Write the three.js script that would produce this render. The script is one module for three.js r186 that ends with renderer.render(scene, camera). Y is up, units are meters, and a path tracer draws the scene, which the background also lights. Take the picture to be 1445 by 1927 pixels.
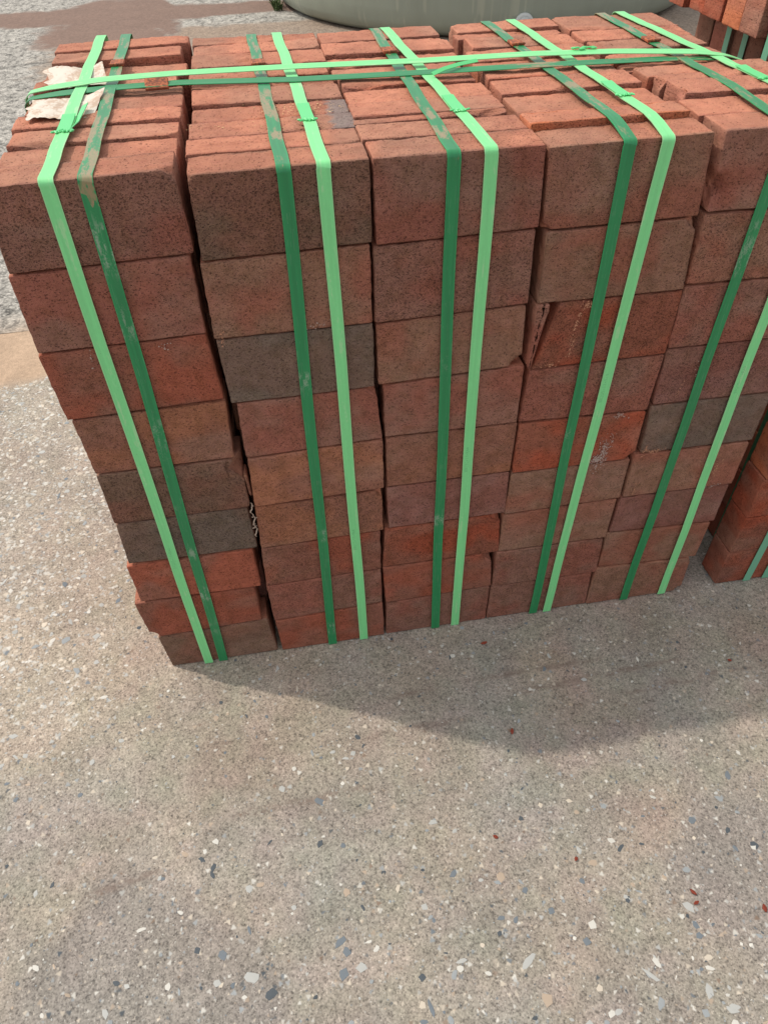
import * as THREE from 'three';
import { mergeGeometries } from 'three/addons/utils/BufferGeometryUtils.js';
import { RoundedBoxGeometry } from 'three/addons/geometries/RoundedBoxGeometry.js';

// ---------------------------------------------------------------- camera, sky, sun, exposure
const scene = new THREE.Scene();
const camera = new THREE.PerspectiveCamera(70.27, 767 / 1024, 0.02, 400);
camera.position.set(0.2836, 1.1612, 0.8136);
camera.rotation.set(-0.7873, -0.1542, -0.0239, 'YXZ');
const renderer = new THREE.WebGLRenderer({ antialias: true });
renderer.toneMapping = THREE.LinearToneMapping;
renderer.toneMappingExposure = 1.0;
renderer.shadowMap.enabled = true;
const SUN = new THREE.Vector3(-0.561, 0.873, -0.287).normalize();
{
  // a bright, hazy sky: pale blue overhead, whiter and brighter towards the veiled sun
  const w = 512, h = 256, d = new Float32Array(w * h * 4);
  for (let j = 0; j < h; j++) for (let i = 0; i < w; i++) {
    const ph = ((i + 0.5) / w - 0.5) * 2 * Math.PI, th = ((j + 0.5) / h - 0.5) * Math.PI;
    const x = Math.cos(th) * Math.cos(ph), y = Math.sin(th), z = Math.cos(th) * Math.sin(ph);
    const c = x * SUN.x + y * SUN.y + z * SUN.z, a = Math.acos(Math.min(1, Math.max(-1, c))) * 57.3;
    const glow = 1.15 * Math.exp(-a * a / (2 * 24 * 24)) + 0.45 * Math.exp(-a / 45);
    const base = 0.64 + 0.12 * (1 - Math.abs(y)) * (0.5 + 0.5 * c);
    const k = (j * w + i) * 4, g = y < 0 ? 0.45 : 1;
    d[k] = (base * 0.955 + glow * 1.0) * g; d[k + 1] = (base * 0.985 + glow * 0.98) * g; d[k + 2] = (base * 1.05 + glow * 0.93) * g; d[k + 3] = 1;
  }
  const t = new THREE.DataTexture(d, w, h, THREE.RGBAFormat, THREE.FloatType);
  t.mapping = THREE.EquirectangularReflectionMapping; t.magFilter = t.minFilter = THREE.LinearFilter; t.needsUpdate = true;
  scene.background = t; scene.environment = t;
}
const sun = new THREE.DirectionalLight(new THREE.Color(1, 0.92, 0.80), 2.25);
sun.position.copy(SUN).multiplyScalar(12); sun.target.position.set(0.5, 0, 0);
sun.castShadow = true; sun.shadow.radius = 2.2; sun.shadow.mapSize.set(2048, 2048);
Object.assign(sun.shadow.camera, { left: -4, right: 4, top: 4, bottom: -4, near: 1, far: 30 });
scene.add(sun, sun.target);

// ---------------------------------------------------------------- helpers
function rng(seed) { let a = seed >>> 0; return () => { a = (a + 0x6D2B79F5) | 0; let t = Math.imul(a ^ (a >>> 15), 1 | a); t = (t + Math.imul(t ^ (t >>> 7), 61 | t)) ^ t; return ((t ^ (t >>> 14)) >>> 0) / 4294967296; }; }
const clamp = (x, a = 0, b = 1) => x < a ? a : x > b ? b : x;
const lerp = (a, b, t) => a + (b - a) * t;
const sst = (a, b, x) => { const t = clamp((x - a) / (b - a)); return t * t * (3 - 2 * t); };
const HT = new Float32Array(4096); { const r = rng(77); for (let i = 0; i < 4096; i++) HT[i] = r(); }
const hash3 = (x, y, z) => HT[(Math.imul(x, 73856093) ^ Math.imul(y, 19349663) ^ Math.imul(z, 83492791)) >>> 7 & 4095];
function n3(x, y, z) {                                            // value noise, 0..1
  const xi = Math.floor(x), yi = Math.floor(y), zi = Math.floor(z); let fx = x - xi, fy = y - yi, fz = z - zi;
  fx = fx * fx * (3 - 2 * fx); fy = fy * fy * (3 - 2 * fy); fz = fz * fz * (3 - 2 * fz);
  const a = lerp(lerp(hash3(xi, yi, zi), hash3(xi + 1, yi, zi), fx), lerp(hash3(xi, yi + 1, zi), hash3(xi + 1, yi + 1, zi), fx), fy);
  const b = lerp(lerp(hash3(xi, yi, zi + 1), hash3(xi + 1, yi, zi + 1), fx), lerp(hash3(xi, yi + 1, zi + 1), hash3(xi + 1, yi + 1, zi + 1), fx), fy);
  return lerp(a, b, fz);
}
function n2(x, y) {
  const xi = Math.floor(x), yi = Math.floor(y); let fx = x - xi, fy = y - yi; fx = fx * fx * (3 - 2 * fx); fy = fy * fy * (3 - 2 * fy);
  return lerp(lerp(hash3(xi, yi, 5), hash3(xi + 1, yi, 5), fx), lerp(hash3(xi, yi + 1, 5), hash3(xi + 1, yi + 1, 5), fx), fy);
}
const fb2 = (x, y) => 0.55 * n2(x, y) + 0.28 * n2(x * 2.1 + 7, y * 2.1 + 3) + 0.17 * n2(x * 4.3 + 1, y * 4.3 + 9);
const toS = (v) => v <= 0.0031308 ? v * 12.92 : 1.055 * Math.pow(v, 1 / 2.4) - 0.055;
const SRGB = new Uint8Array(4097); for (let i = 0; i <= 4096; i++) SRGB[i] = Math.round(255 * toS(i / 4096));
const enc = (v) => SRGB[Math.round(clamp(v) * 4096)];
function tex(w, h, data, color, wrap = THREE.RepeatWrapping) {
  const t = new THREE.DataTexture(data, w, h, THREE.RGBAFormat, THREE.UnsignedByteType);
  t.wrapS = t.wrapT = wrap; t.magFilter = THREE.LinearFilter; t.minFilter = THREE.LinearMipmapLinearFilter; t.generateMipmaps = true;
  if (color) t.colorSpace = THREE.SRGBColorSpace; t.needsUpdate = true; return t;
}
const taken = {};
const numbered = (n) => { const k = taken[n] = (taken[n] ?? -1) + 1; return k ? n + '_' + String(k).padStart(3, '0') : n; };
function thing(name, label, category, pos = [0, 0, 0], group) {
  const o = new THREE.Group(); o.name = numbered(name); o.position.set(...pos); o.userData = { label, category }; if (group) o.userData.group = group; scene.add(o); return o;
}
function part(name, geo, mat, parent, label) {
  const m = new THREE.Mesh(geo, mat); m.name = name; m.castShadow = m.receiveShadow = true; if (label) m.userData.label = label; parent.add(m); return m;
}
function smoothNormals(g) {                                       // normals averaged over equal positions
  g.computeVertexNormals();
  const p = g.attributes.position, n = g.attributes.normal, map = new Map();
  const key = (i) => Math.round(p.getX(i) * 2e4) + ',' + Math.round(p.getY(i) * 2e4) + ',' + Math.round(p.getZ(i) * 2e4);
  for (let i = 0; i < p.count; i++) { const k = key(i); let a = map.get(k); if (!a) map.set(k, a = [0, 0, 0]); a[0] += n.getX(i); a[1] += n.getY(i); a[2] += n.getZ(i); }
  for (let i = 0; i < p.count; i++) { const a = map.get(key(i)), l = Math.hypot(...a) || 1; n.setXYZ(i, a[0] / l, a[1] / l, a[2] / l); }
  return g;
}

// ---------------------------------------------------------------- ground
// the concrete near the bricks: sand, worn aggregate, reddish brick dust; 1 texel = 1 mm
const NX0 = -0.8, NZ0 = -1.3, NS = 2.1;
const chipPal = [[0.58, 0.56, 0.51], [0.42, 0.42, 0.40], [0.56, 0.49, 0.40], [0.29, 0.31, 0.32], [0.155, 0.178, 0.20], [0.075, 0.088, 0.10], [0.42, 0.33, 0.25], [0.22, 0.16, 0.12]];
const leftPale = (x, z) => sst(0.02, -0.25, x) * sst(0.35, -0.1, z);   // the paler, coarser concrete left of the stack
function macroGround(x, z) {                                          // albedo of the cement itself
  const a = fb2(x * 2.1 + 3, z * 2.1 + 8), b = fb2(x * 5.2 + 13, z * 5.2 - 4), c = fb2(x * 13, z * 13 + 30);
  let r = 0.338, g = 0.286, bl = 0.226;
  const grey = sst(0.42, 0.68, a);
  r = lerp(r, 0.285, grey); g = lerp(g, 0.254, grey); bl = lerp(bl, 0.218, grey);
  const red = sst(0.52, 0.75, b) * 0.55;
  r = lerp(r, 0.285, red); g = lerp(g, 0.218, red); bl = lerp(bl, 0.175, red);
  const hue = fb2(x * 26 + 5, z * 26) - 0.5, hue2 = fb2(x * 9 - 5, z * 9 + 77) - 0.5; r *= 1 + 0.16 * hue + 0.12 * hue2; bl *= 1 + 0.12 * hue - 0.06 * hue2;
  let k = 0.84 + 0.32 * c; const p = leftPale(x, z);
  r = lerp(r, 0.385, p * 0.5); g = lerp(g, 0.325, p * 0.5); bl = lerp(bl, 0.262, p * 0.5);
  // damp-looking grey stain at the lower right and lower left, with a ragged outline
  const st = sst(0.5, 0.6, fb2(x * 3.1 - 7, z * 3.1 + 5) * 0.6 + 0.4 * Math.max(sst(0.45, 0.0, Math.hypot(x - 0.98, (z - 0.52) * 0.8)), sst(0.34, 0.0, Math.hypot(x + 0.02, z - 0.50))));
  r = lerp(r, 0.245, st * 0.7); g = lerp(g, 0.218, st * 0.7); bl = lerp(bl, 0.196, st * 0.7);
  // sandy drift across the left edge
  const sd = sst(-0.985, -1.06, z + 0.08 * (fb2(x * 6, z * 6) - 0.5) + 0.10 * (x + 0.5));
  r = lerp(r, 0.44, sd * 0.9); g = lerp(g, 0.305, sd * 0.9); bl = lerp(bl, 0.205, sd * 0.9);
  return [r * k, g * k, bl * k, sd];
}
function makeNear() {
  const N = 2048, col = new Float32Array(N * N * 3), hgt = new Float32Array(N * N), R = rng(11), mm = NS / N;
  const M = 256, mac = new Float32Array((M + 1) * (M + 1) * 4);
  for (let j = 0; j <= M; j++) for (let i = 0; i <= M; i++) { const c = macroGround(NX0 + i / M * NS, NZ0 + j / M * NS); mac.set(c, (j * (M + 1) + i) * 4); }
  const streak = [[0.62, 0.165, 0.95, 0.150], [0.80, 0.20, 1.15, 0.185], [0.30, 0.205, 0.52, 0.200], [0.10, 0.30, 0.34, 0.292], [0.388, 0.135, 0.507, 0.129], [0.507, 0.129, 0.659, 0.124], [0.659, 0.124, 0.80, 0.121], [0.049, 0.170, 0.122, 0.173], [-0.12, 0.383, 0.005, 0.362]];
  for (let j = 0; j < N; j++) for (let i = 0; i < N; i++) {
    const x = NX0 + i * mm, z = NZ0 + j * mm, u = i / N * M, v = j / N * M, ui = u | 0, vi = v | 0, fu = u - ui, fv = v - vi, o = (vi * (M + 1) + ui) * 4, o2 = o + (M + 1) * 4, k = (j * N + i) * 3;
    const g1 = n2(i * 0.62, j * 0.62), g2 = n2(i * 0.34 + 50, j * 0.34), g3 = n2(i * 0.11, j * 0.11 + 90), rr = R();
    const sd = lerp(lerp(mac[o + 3], mac[o + 7], fu), lerp(mac[o2 + 3], mac[o2 + 7], fu), fv);
    let f = 0.36 + 0.60 * g1 + 0.46 * g2 + 0.18 * g3 + (rr - 0.5) * 0.32; if (g1 + g2 < 0.52) f *= 0.80;
    f = lerp(f, 0.9 + 0.2 * g3 + (rr - 0.5) * 0.1, sd * 0.8);
    if (rr > 0.985) f *= 1.6; else if (rr < 0.022) f *= 0.42;
    let st = 0;
    for (const s of streak) { if (x < s[0] - 0.02 || x > s[2] + 0.02 || Math.abs(z - s[1]) > 0.05) continue; const t = clamp((x - s[0]) / (s[2] - s[0])), zz = lerp(s[1], s[3], t) + 0.004 * (n2(x * 60, 4) - 0.5); if (x > s[0] - 0.01 && x < s[2] + 0.01) st = Math.max(st, sst(0.011, 0.0, Math.abs(z - zz)) * sst(0.22, 0.66, n2(i * 0.05, j * 0.12) * 0.6 + 0.4 * n2(i * 0.4, j * 0.4)) * sst(s[0] - 0.01, s[0] + 0.03, x) * sst(s[2] + 0.01, s[2] - 0.03, x)); }
    for (let c = 0; c < 3; c++) {
      let m = lerp(lerp(mac[o + c], mac[o + 4 + c], fu), lerp(mac[o2 + c], mac[o2 + 4 + c], fu), fv) * f;
      if (st) m = lerp(m, [0.18, 0.130, 0.105][c], st * 0.62);
      col[k + c] = m;
    }
    hgt[j * N + i] = 0.45 + 0.25 * (g1 - 0.5) + 0.25 * (g2 - 0.5) + 0.2 * (g3 - 0.5) + (rr - 0.5) * 0.15;
  }
  // small chips of stone worn flush with the cement
  const cnt = 52000;
  for (let q = 0; q < cnt; q++) {
    const x = NX0 + R() * NS, z = NZ0 + R() * NS, p = leftPale(x, z);
    const dens = 0.40 + 0.60 * p + 0.35 * sst(0.2, 0.6, z) + 0.25 * (n2(x * 6, z * 6 + 40) - 0.5);
    if (R() > dens || macroGroundSand(x, z) > 0.5) continue;
    const s = (1 + 0.5 * p) * (0.9 + 3.1 * Math.pow(R(), 2.6)) / 1000, e = 0.4 + 0.6 * R(), an = R() * 6.283, ca = Math.cos(an), sa = Math.sin(an), wob = R() * 6;
    const pr = R(), pal = chipPal[p > 0.4 ? (pr < 0.40 ? 0 : pr < 0.62 ? 1 : pr < 0.86 ? 2 : pr < 0.93 ? 3 : pr < 0.97 ? 6 : 4) : (pr < 0.26 ? 0 : pr < 0.42 ? 1 : pr < 0.56 ? 2 : pr < 0.70 ? 3 : pr < 0.78 ? 4 : pr < 0.84 ? 5 : pr < 0.95 ? 6 : 7)];
    const br = 0.85 + 0.3 * R(), op = 0.6 + 0.4 * R(), rad = Math.ceil(s / mm) + 1, ci = (x - NX0) / mm, cj = (z - NZ0) / mm;
    for (let j = Math.max(0, (cj - rad) | 0); j <= Math.min(N - 1, cj + rad); j++) for (let i = Math.max(0, (ci - rad) | 0); i <= Math.min(N - 1, ci + rad); i++) {
      const dx = (i - ci) * mm / s, dz = (j - cj) * mm / s, a = dx * ca + dz * sa, b = (-dx * sa + dz * ca) / e;
      const d = Math.hypot(a, b) * (1 + 0.22 * Math.sin(3 * Math.atan2(b, a) + wob)), t = clamp((1.1 - d) * 2.2) * op;
      if (t > 0) { const k = (j * N + i) * 3; for (let c = 0; c < 3; c++) col[k + c] = lerp(col[k + c], pal[c] * br, t); hgt[j * N + i] = lerp(hgt[j * N + i], 0.62, t * 0.7); }
    }
  }
  const cd = new Uint8Array(N * N * 4), hd = new Uint8Array(N * N * 4);
  for (let k = 0; k < N * N; k++) { cd[k * 4] = enc(col[k * 3]); cd[k * 4 + 1] = enc(col[k * 3 + 1]); cd[k * 4 + 2] = enc(col[k * 3 + 2]); cd[k * 4 + 3] = 255; const h = clamp(hgt[k]) * 255; hd[k * 4] = hd[k * 4 + 1] = hd[k * 4 + 2] = h; hd[k * 4 + 3] = 255; }
  return [tex(N, N, cd, true, THREE.MirroredRepeatWrapping), tex(N, N, hd, false, THREE.MirroredRepeatWrapping)];
}
function macroGroundSand(x, z) { return sst(-0.985, -1.06, z + 0.08 * (fb2(x * 6, z * 6) - 0.5) + 0.10 * (x + 0.5)); }
// the yard behind: rough pale concrete, tracks of reddish brown dirt, a crack
const FX0 = -2.9, FZ0 = -9.0, FS = 7.7;
function makeFar() {
  const N = 2048, mm = FS / N, cd = new Uint8Array(N * N * 4), hd = new Uint8Array(N * N * 4), R = rng(23);
  for (let j = 0; j < N; j++) for (let i = 0; i < N; i++) {
    const x = FX0 + i * mm, z = FZ0 + j * mm, k = (j * N + i) * 4, rr = R();
    const w1 = fb2(x * 2 + 4, z * 2), w2 = fb2(x * 7, z * 7 + 5), w3 = n2(i * 0.45, j * 0.45);
    let f = 0.10 + 0.66 * w3 + 0.62 * n2(i * 0.17 + 8, j * 0.12) + (rr - 0.5) * 0.6; if (rr > 0.90) f += 0.4;
    let r = 0.40, g = 0.375, b = 0.335;
    const sand = sst(-1.48, -1.25, z + 0.16 * (w2 - 0.5) + 0.1 * x);
    // brown dirt: a broad track across, a ragged tongue by the stack
    const zz = z + 0.35 * (w1 - 0.5) + 0.12 * (w2 - 0.5);
    const wz = z + 0.30 * (w1 - 0.5) + 0.16 * (w2 - 0.5), wx = x + 0.30 * (w2 - 0.5);
    let dirt = sst(-5.42, -5.52, wz) * sst(-6.0 - 0.35 * sst(-1.0, -0.7, x) * sst(-0.15, -0.3, x), -5.9 - 0.3 * sst(-1.0, -0.7, x) * sst(-0.15, -0.3, x), wz);
    dirt = Math.max(dirt, sst(-4.72, -4.84, wz) * sst(-5.6, -5.5, wz) * sst(-1.08, -0.92, wx) * sst(-0.12, -0.24, wx), sst(-6.6, -6.8, wz));
    const tongue = sst(-1.02, -0.88, wx - 0.05 * (z + 4.5)) * sst(-3.75, -4.1, wz) * sst(-5.25, -5.1, wz) * (1 - dirt) * (0.55 + 0.45 * w1);
    r = lerp(r, 0.30, tongue); g = lerp(g, 0.215, tongue); b = lerp(b, 0.155, tongue); f = lerp(f, 0.75 + 0.4 * w3 + 0.2 * (w2 - 0.5), tongue * 0.75);
    r = lerp(r, 0.215, dirt); g = lerp(g, 0.138, dirt); b = lerp(b, 0.106, dirt);
    f = lerp(f, 0.8 + 0.25 * w3 + 0.2 * (w2 - 0.4) + (rr - 0.5) * 0.1, dirt * 0.85);
    r = lerp(r, 0.44, sand * 0.9); g = lerp(g, 0.305, sand * 0.9); b = lerp(b, 0.205, sand * 0.9); f = lerp(f, 0.85 + 0.2 * w3 + 0.25 * (w2 - 0.5), sand * 0.85);
    // the crack from the left edge towards the stack
    const cz = -4.45 + 0.9 * (x + 0.85) * (x > -0.85 ? 1.2 : -0.3) + 0.12 * (n2(x * 9, 3) - 0.5), cr = sst(0.035, 0.0, Math.abs(z - cz)) * sst(-2.2, -1.4, x) * sst(-0.45, -0.7, x);
    f *= 1 - 0.45 * cr;
    cd[k] = enc(r * f); cd[k + 1] = enc(g * f); cd[k + 2] = enc(b * f); cd[k + 3] = 255;
    const h = 255 * clamp(0.5 + (0.5 * (w3 - 0.5) + 0.3 * (rr - 0.5)) * (1 - 0.8 * dirt) + 0.3 * (w2 - 0.5) - 0.4 * cr); hd[k] = hd[k + 1] = hd[k + 2] = h; hd[k + 3] = 255;
  }
  return [tex(N, N, cd, true, THREE.MirroredRepeatWrapping), tex(N, N, hd, false, THREE.MirroredRepeatWrapping)];
}
function sheet(x0, x1, z0, z1, nx, nz, uvf, rough) {
  const p = [], uv = [], idx = [];
  for (let j = 0; j <= nz; j++) for (let i = 0; i <= nx; i++) { const x = lerp(x0, x1, i / nx), z = lerp(z0, z1, j / nz); p.push(x, rough ? rough(x, z) : 0, z); uv.push(...uvf(x, z)); }
  for (let j = 0; j < nz; j++) for (let i = 0; i < nx; i++) { const a = j * (nx + 1) + i, b = a + 1, c = a + nx + 1; idx.push(a, c, b, b, c, c + 1); }
  const g = new THREE.BufferGeometry(); g.setAttribute('position', new THREE.Float32BufferAttribute(p, 3)); g.setAttribute('uv', new THREE.Float32BufferAttribute(uv, 2)); g.setIndex(idx); g.computeVertexNormals(); return g;
}
const [nearC, nearH] = makeNear(), [farC, farH] = makeFar();
const nearMat = new THREE.MeshStandardMaterial({ map: nearC, bumpMap: nearH, bumpScale: 0.0016, roughness: 0.93 });
const farMat = new THREE.MeshStandardMaterial({ map: farC, bumpMap: farH, bumpScale: 0.006, roughness: 0.95 });
const nUV = (x, z) => [(x - NX0) / NS, (z - NZ0) / NS], fUV = (x, z) => [(x - FX0) / FS, (z - FZ0) / FS];
const dips = (x, z) => -0.002 * n2(x * 3, z * 3) - 0.0006 * n2(x * 17, z * 17) - 0.0003;
const ground = part('ground', sheet(-150, 150, -150, 150, 10, 10, fUV), farMat, scene); ground.position.y = -0.012; ground.userData = { kind: 'structure', label: 'rough pale concrete of the yard all around' };
const slab = part('concrete_slab', sheet(-2.9, 4.4, -1.3, 4, 240, 200, nUV, dips), nearMat, scene); slab.userData = { kind: 'structure', label: 'worn exposed aggregate concrete in front of the stacked bricks' };
const yard = part('concrete_yard', sheet(FX0, FX0 + 9, FZ0 - 3, -1.3, 120, 120, fUV, (x, z) => z > -1.31 ? -0.001 : -0.002 * n2(x * 3, z * 3)), farMat, scene); yard.userData = { kind: 'structure', label: 'rough pale concrete with brown dirt tracks behind the bricks' };

// stones of the aggregate, worn almost flush: a low faceted cap each
function capGeo(seed) {
  const R = rng(seed), n = 5 + Math.floor(R() * 3), out = [], inn = [], p = [], e = 0.5 + 0.45 * R();
  for (let i = 0; i < n; i++) { const a = (i + 0.7 * (R() - 0.5)) / n * 6.283, r = 0.62 + 0.5 * R(); out.push([Math.cos(a) * r, -0.25, Math.sin(a) * r * e]); inn.push([Math.cos(a) * r * 0.86, 0.02 + 0.08 * R(), Math.sin(a) * r * e * 0.86]); }
  const tri = (a, b, c) => p.push(...a, ...b, ...c);
  for (let i = 0; i < n; i++) { const k = (i + 1) % n; tri(out[i], inn[k], out[k]); tri(out[i], inn[i], inn[k]); tri([0, 0.09, 0], inn[k], inn[i]); }
  const g = new THREE.BufferGeometry(); g.setAttribute('position', new THREE.Float32BufferAttribute(p, 3)); g.computeVertexNormals(); return g;
}
{
  const caps = []; for (let i = 0; i < 14; i++) caps.push(capGeo(300 + i));
  const mats = chipPal.slice(0, 7).map(([r, g, b]) => new THREE.MeshStandardMaterial({ color: new THREE.Color().setRGB(r, g, b), roughness: 0.8 }));
  const R = rng(91), list = [];
  let guard = 0;
  while (list.length < 7000 && guard++ < 70000) {
    const x = lerp(-1.05, 2.0, R()), z = lerp(-1.28, 1.1, R()), p = leftPale(x, z);
    if (macroGroundSand(x, z) > 0.4 || (x > -0.02 && x < 1.05 && z < 0.005 && z > -0.65) || (x > 1.06 && z < 0.02)) continue;
    const d = 0.26 + 0.70 * p + 0.5 * sst(0.22, 0.7, z) * (0.5 + 0.5 * sst(0.1, 0.8, x)) + 0.55 * (fb2(x * 3.5 + 9, z * 3.5) - 0.5);
    if (R() > d) continue;
    const s = (1 + 0.35 * p) * (1.7 + 8.8 * Math.pow(R(), 2.6) * (0.7 + 0.45 * sst(0.2, 0.7, z))) / 1000, pr = R();
    const m = p > 0.4 ? (pr < 0.36 ? 0 : pr < 0.6 ? 1 : pr < 0.84 ? 2 : pr < 0.93 ? 3 : pr < 0.97 ? 4 : 6) : (pr < 0.20 ? 0 : pr < 0.38 ? 1 : pr < 0.47 ? 2 : pr < 0.64 ? 3 : pr < 0.80 ? 4 : pr < 0.95 ? 5 : 6);
    list.push({ x, z, s: m === 0 || m === 2 ? s * 0.8 : s, m, a: R() * 6.283, g: Math.floor(R() * 14), st: 0.8 + 1.1 * R() * R() });
  }
  const inView = (o) => o.z > -0.1 && o.z < 0.72 && o.x > -0.3 && o.x < 1.3 ? 1 : 0.45;
  list.sort((a, b) => b.s * inView(b) - a.s * inView(a));
  const place = (o, q) => { q.position.set(o.x, dips(o.x, o.z) + 0.0001, o.z); q.rotation.set(0, o.a, 0); q.scale.set(o.s * o.st, 0.0055 * Math.min(1, o.s / 0.005), o.s / Math.sqrt(o.st)); };
  list.slice(0, 290).forEach((o, i) => { const m = part(i ? 'pebble_' + String(i).padStart(3, '0') : 'pebble', caps[o.g], mats[o.m], slab); place(o, m); });
  const rest = list.slice(290), by = new Map();
  const q = new THREE.Object3D(), geos = [];
  for (const o of rest) { place(o, q); q.updateMatrix(); const g = caps[o.g].clone().applyMatrix4(q.matrix), c = chipPal[o.m], n = g.attributes.position.count, a = new Float32Array(n * 3), v = 0.85 + 0.3 * hash3(Math.round(o.x * 1e4), 3, 7); for (let i = 0; i < n; i++) { a[i * 3] = c[0] * v; a[i * 3 + 1] = c[1] * v; a[i * 3 + 2] = c[2] * v; } g.setAttribute('color', new THREE.BufferAttribute(a, 3)); geos.push(g); }
  const grit = part('grit', mergeGeometries(geos), new THREE.MeshStandardMaterial({ vertexColors: true, roughness: 0.85 }), slab); grit.userData.kind = 'stuff';
}

// ---------------------------------------------------------------- brick material
function makeBrickTex(sd, pits, bigShare, grain, smoothPits) {          // v 0..0.5: the torn, pitted stretcher skin; v 0.5..1: the smoother skin of edges and ends; 0.25 m across each
  const N = 1024, NH = 2048, col = new Float32Array(N * NH * 3).fill(1), hg = new Float32Array(N * NH), R = rng(sd);
  const pn = (i, j, f, o) => { const a = i / N * f, b = j / N * f, ai = Math.floor(a), bi = Math.floor(b); let fa = a - ai, fb = b - bi; fa = fa * fa * (3 - 2 * fa); fb = fb * fb * (3 - 2 * fb); const h = (x, y) => hash3(x % f, y % f, o); return lerp(lerp(h(ai, bi), h(ai + 1, bi), fa), lerp(h(ai, bi + 1), h(ai + 1, bi + 1), fa), fb); };
  for (let j = 0; j < NH; j++) for (let i = 0; i < N; i++) {
    const sm = j >= N, a = pn(i, j % N, 400, 1), b = pn(i, j % N, 140, 2), c = pn(i, j % N, 24, 3), e = pn(i, j % N, 60, 4), st = sm ? n2(i * 0.3, j * 0.012) : n2(i * 0.02, j * 0.35), rr = R(), k = (j * N + i) * 3;
    const f = sm ? 0.64 + 0.15 * a + 0.14 * b + 0.15 * c + 0.12 * e + 0.10 * st + (rr - 0.5) * 0.12 - (e * b > 0.52 ? 0.12 : 0) : 0.93 - 0.43 * grain + grain * (0.30 * a + 0.24 * b + 0.08 * st + (rr - 0.5) * 0.2) + 0.16 * (c - 0.4) + 0.14 * (e - 0.5);
    col[k] = f; col[k + 1] = f * (0.95 + 0.07 * b + (sm ? 0.08 * (c - 0.5) : 0)); col[k + 2] = f * (0.93 + 0.10 * c + 0.06 * e);
    hg[j * N + i] = sm ? 0.55 + 0.12 * (a - 0.5) + 0.16 * (b - 0.5) + 0.14 * (e - 0.5) + 0.12 * (st - 0.5) : 0.55 + 0.3 * (a - 0.5) + 0.25 * (b - 0.5) + 0.15 * (st - 0.5) + (rr - 0.5) * 0.1;
  }
  const blot = (up, x, y, rx, ry, an, fn) => { const ca = Math.cos(an), sa = Math.sin(an), r = Math.ceil(Math.max(rx, ry)) + 1; for (let j = -r; j <= r; j++) for (let i = -r; i <= r; i++) { const u = (i * ca + j * sa) / rx, v = (-i * sa + j * ca) / ry, d = Math.hypot(u, v) * (0.8 + 0.45 * hash3(i + (x | 0), j + (y | 0), 9)); if (d < 1) fn(((((y + j) | 0) + N) % N + up * N) * N + (((x + i) | 0) + N) % N, clamp((1 - d) * 2)); } };
  const pit = (up, n, ang) => { for (let q = 0; q < n; q++) {           // open pits torn by the cutting wire, the shade inside painted darker
    const big = R() > bigShare, rx = (big ? 2.6 + 3.6 * R() : 1.4 + 1.9 * R()), ry = rx * (0.35 + 0.5 * R());
    blot(up, R() * N, R() * N, rx, ry, ang + (R() - 0.5) * 1.2, (k, t) => { hg[k] -= t * (big ? 0.55 : 0.4); for (let c = 0; c < 3; c++) col[k * 3 + c] *= 1 - 0.46 * t; });
  } };
  pit(0, pits, 0); pit(1, smoothPits, Math.PI / 2);
  for (let q = 0; q < 5600; q++) { const dk = R() > 0.45, rx = 1.2 + 2.2 * R() * R(); blot(q < 4600 ? 0 : 1, R() * N, R() * N, rx, rx * (0.6 + 0.4 * R()), R() * 6, (k, t) => { for (let c = 0; c < 3; c++) col[k * 3 + c] = dk ? col[k * 3 + c] * (1 - 0.6 * t) : lerp(col[k * 3 + c], 1.0 + [0.0, 0.12, 0.18][c], t * 0.45); }); }
  const cd = new Uint8Array(N * NH * 4), hd = new Uint8Array(N * NH * 4);
  for (let k = 0; k < N * NH; k++) { for (let c = 0; c < 3; c++) cd[k * 4 + c] = enc(col[k * 3 + c]); cd[k * 4 + 3] = 255; const h = 255 * clamp(hg[k]); hd[k * 4] = hd[k * 4 + 1] = hd[k * 4 + 2] = h; hd[k * 4 + 3] = 255; }
  return [tex(N, NH, cd, true), tex(N, NH, hd, false)];
}
const brickMats = [[5, 13500, 0.80, 1, 3200], [6, 5200, 0.62, 0.75, 1600], [7, 9000, 0.9, 0.85, 5200]].map((a) => { const [map, bumpMap] = makeBrickTex(...a); return new THREE.MeshPhysicalMaterial({ map, bumpMap, bumpScale: 0.0021, roughness: 0.92, specularIntensity: 0.4, vertexColors: true }); });
const brickMat = brickMats[0];
const TINT = {   // stretcher faces: main colour and the colour of its patches (linear), kept dark, their shade put into the colour
  R: [[0.272, 0.066, 0.033], [0.217, 0.077, 0.046]], r: [[0.258, 0.077, 0.044], [0.212, 0.087, 0.057]], m: [[0.227, 0.085, 0.057], [0.207, 0.101, 0.070]],
  p: [[0.222, 0.105, 0.081], [0.202, 0.083, 0.060]], b: [[0.224, 0.117, 0.075], [0.242, 0.095, 0.060]], o: [[0.261, 0.109, 0.060], [0.227, 0.101, 0.065]], d: [[0.151, 0.089, 0.059], [0.179, 0.085, 0.056]], k: [[0.130, 0.094, 0.070], [0.142, 0.090, 0.065]],
  t: [[0.298, 0.117, 0.075], [0.247, 0.105, 0.071]], u: [[0.313, 0.105, 0.060], [0.258, 0.105, 0.072]], O: [[0.383, 0.124, 0.057], [0.333, 0.122, 0.068]],
};
function axis(L, n, fine) { const a = fine ? [0, 0.0011, 0.0028, 0.006] : [0, 0.003]; const e = a[a.length - 1], out = [...a]; for (let i = 1; i < n; i++) out.push(lerp(e, L - e, i / n)); for (let i = a.length - 1; i >= 0; i--) out.push(L - a[i]); return out.map((v) => v - L / 2); }
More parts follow.
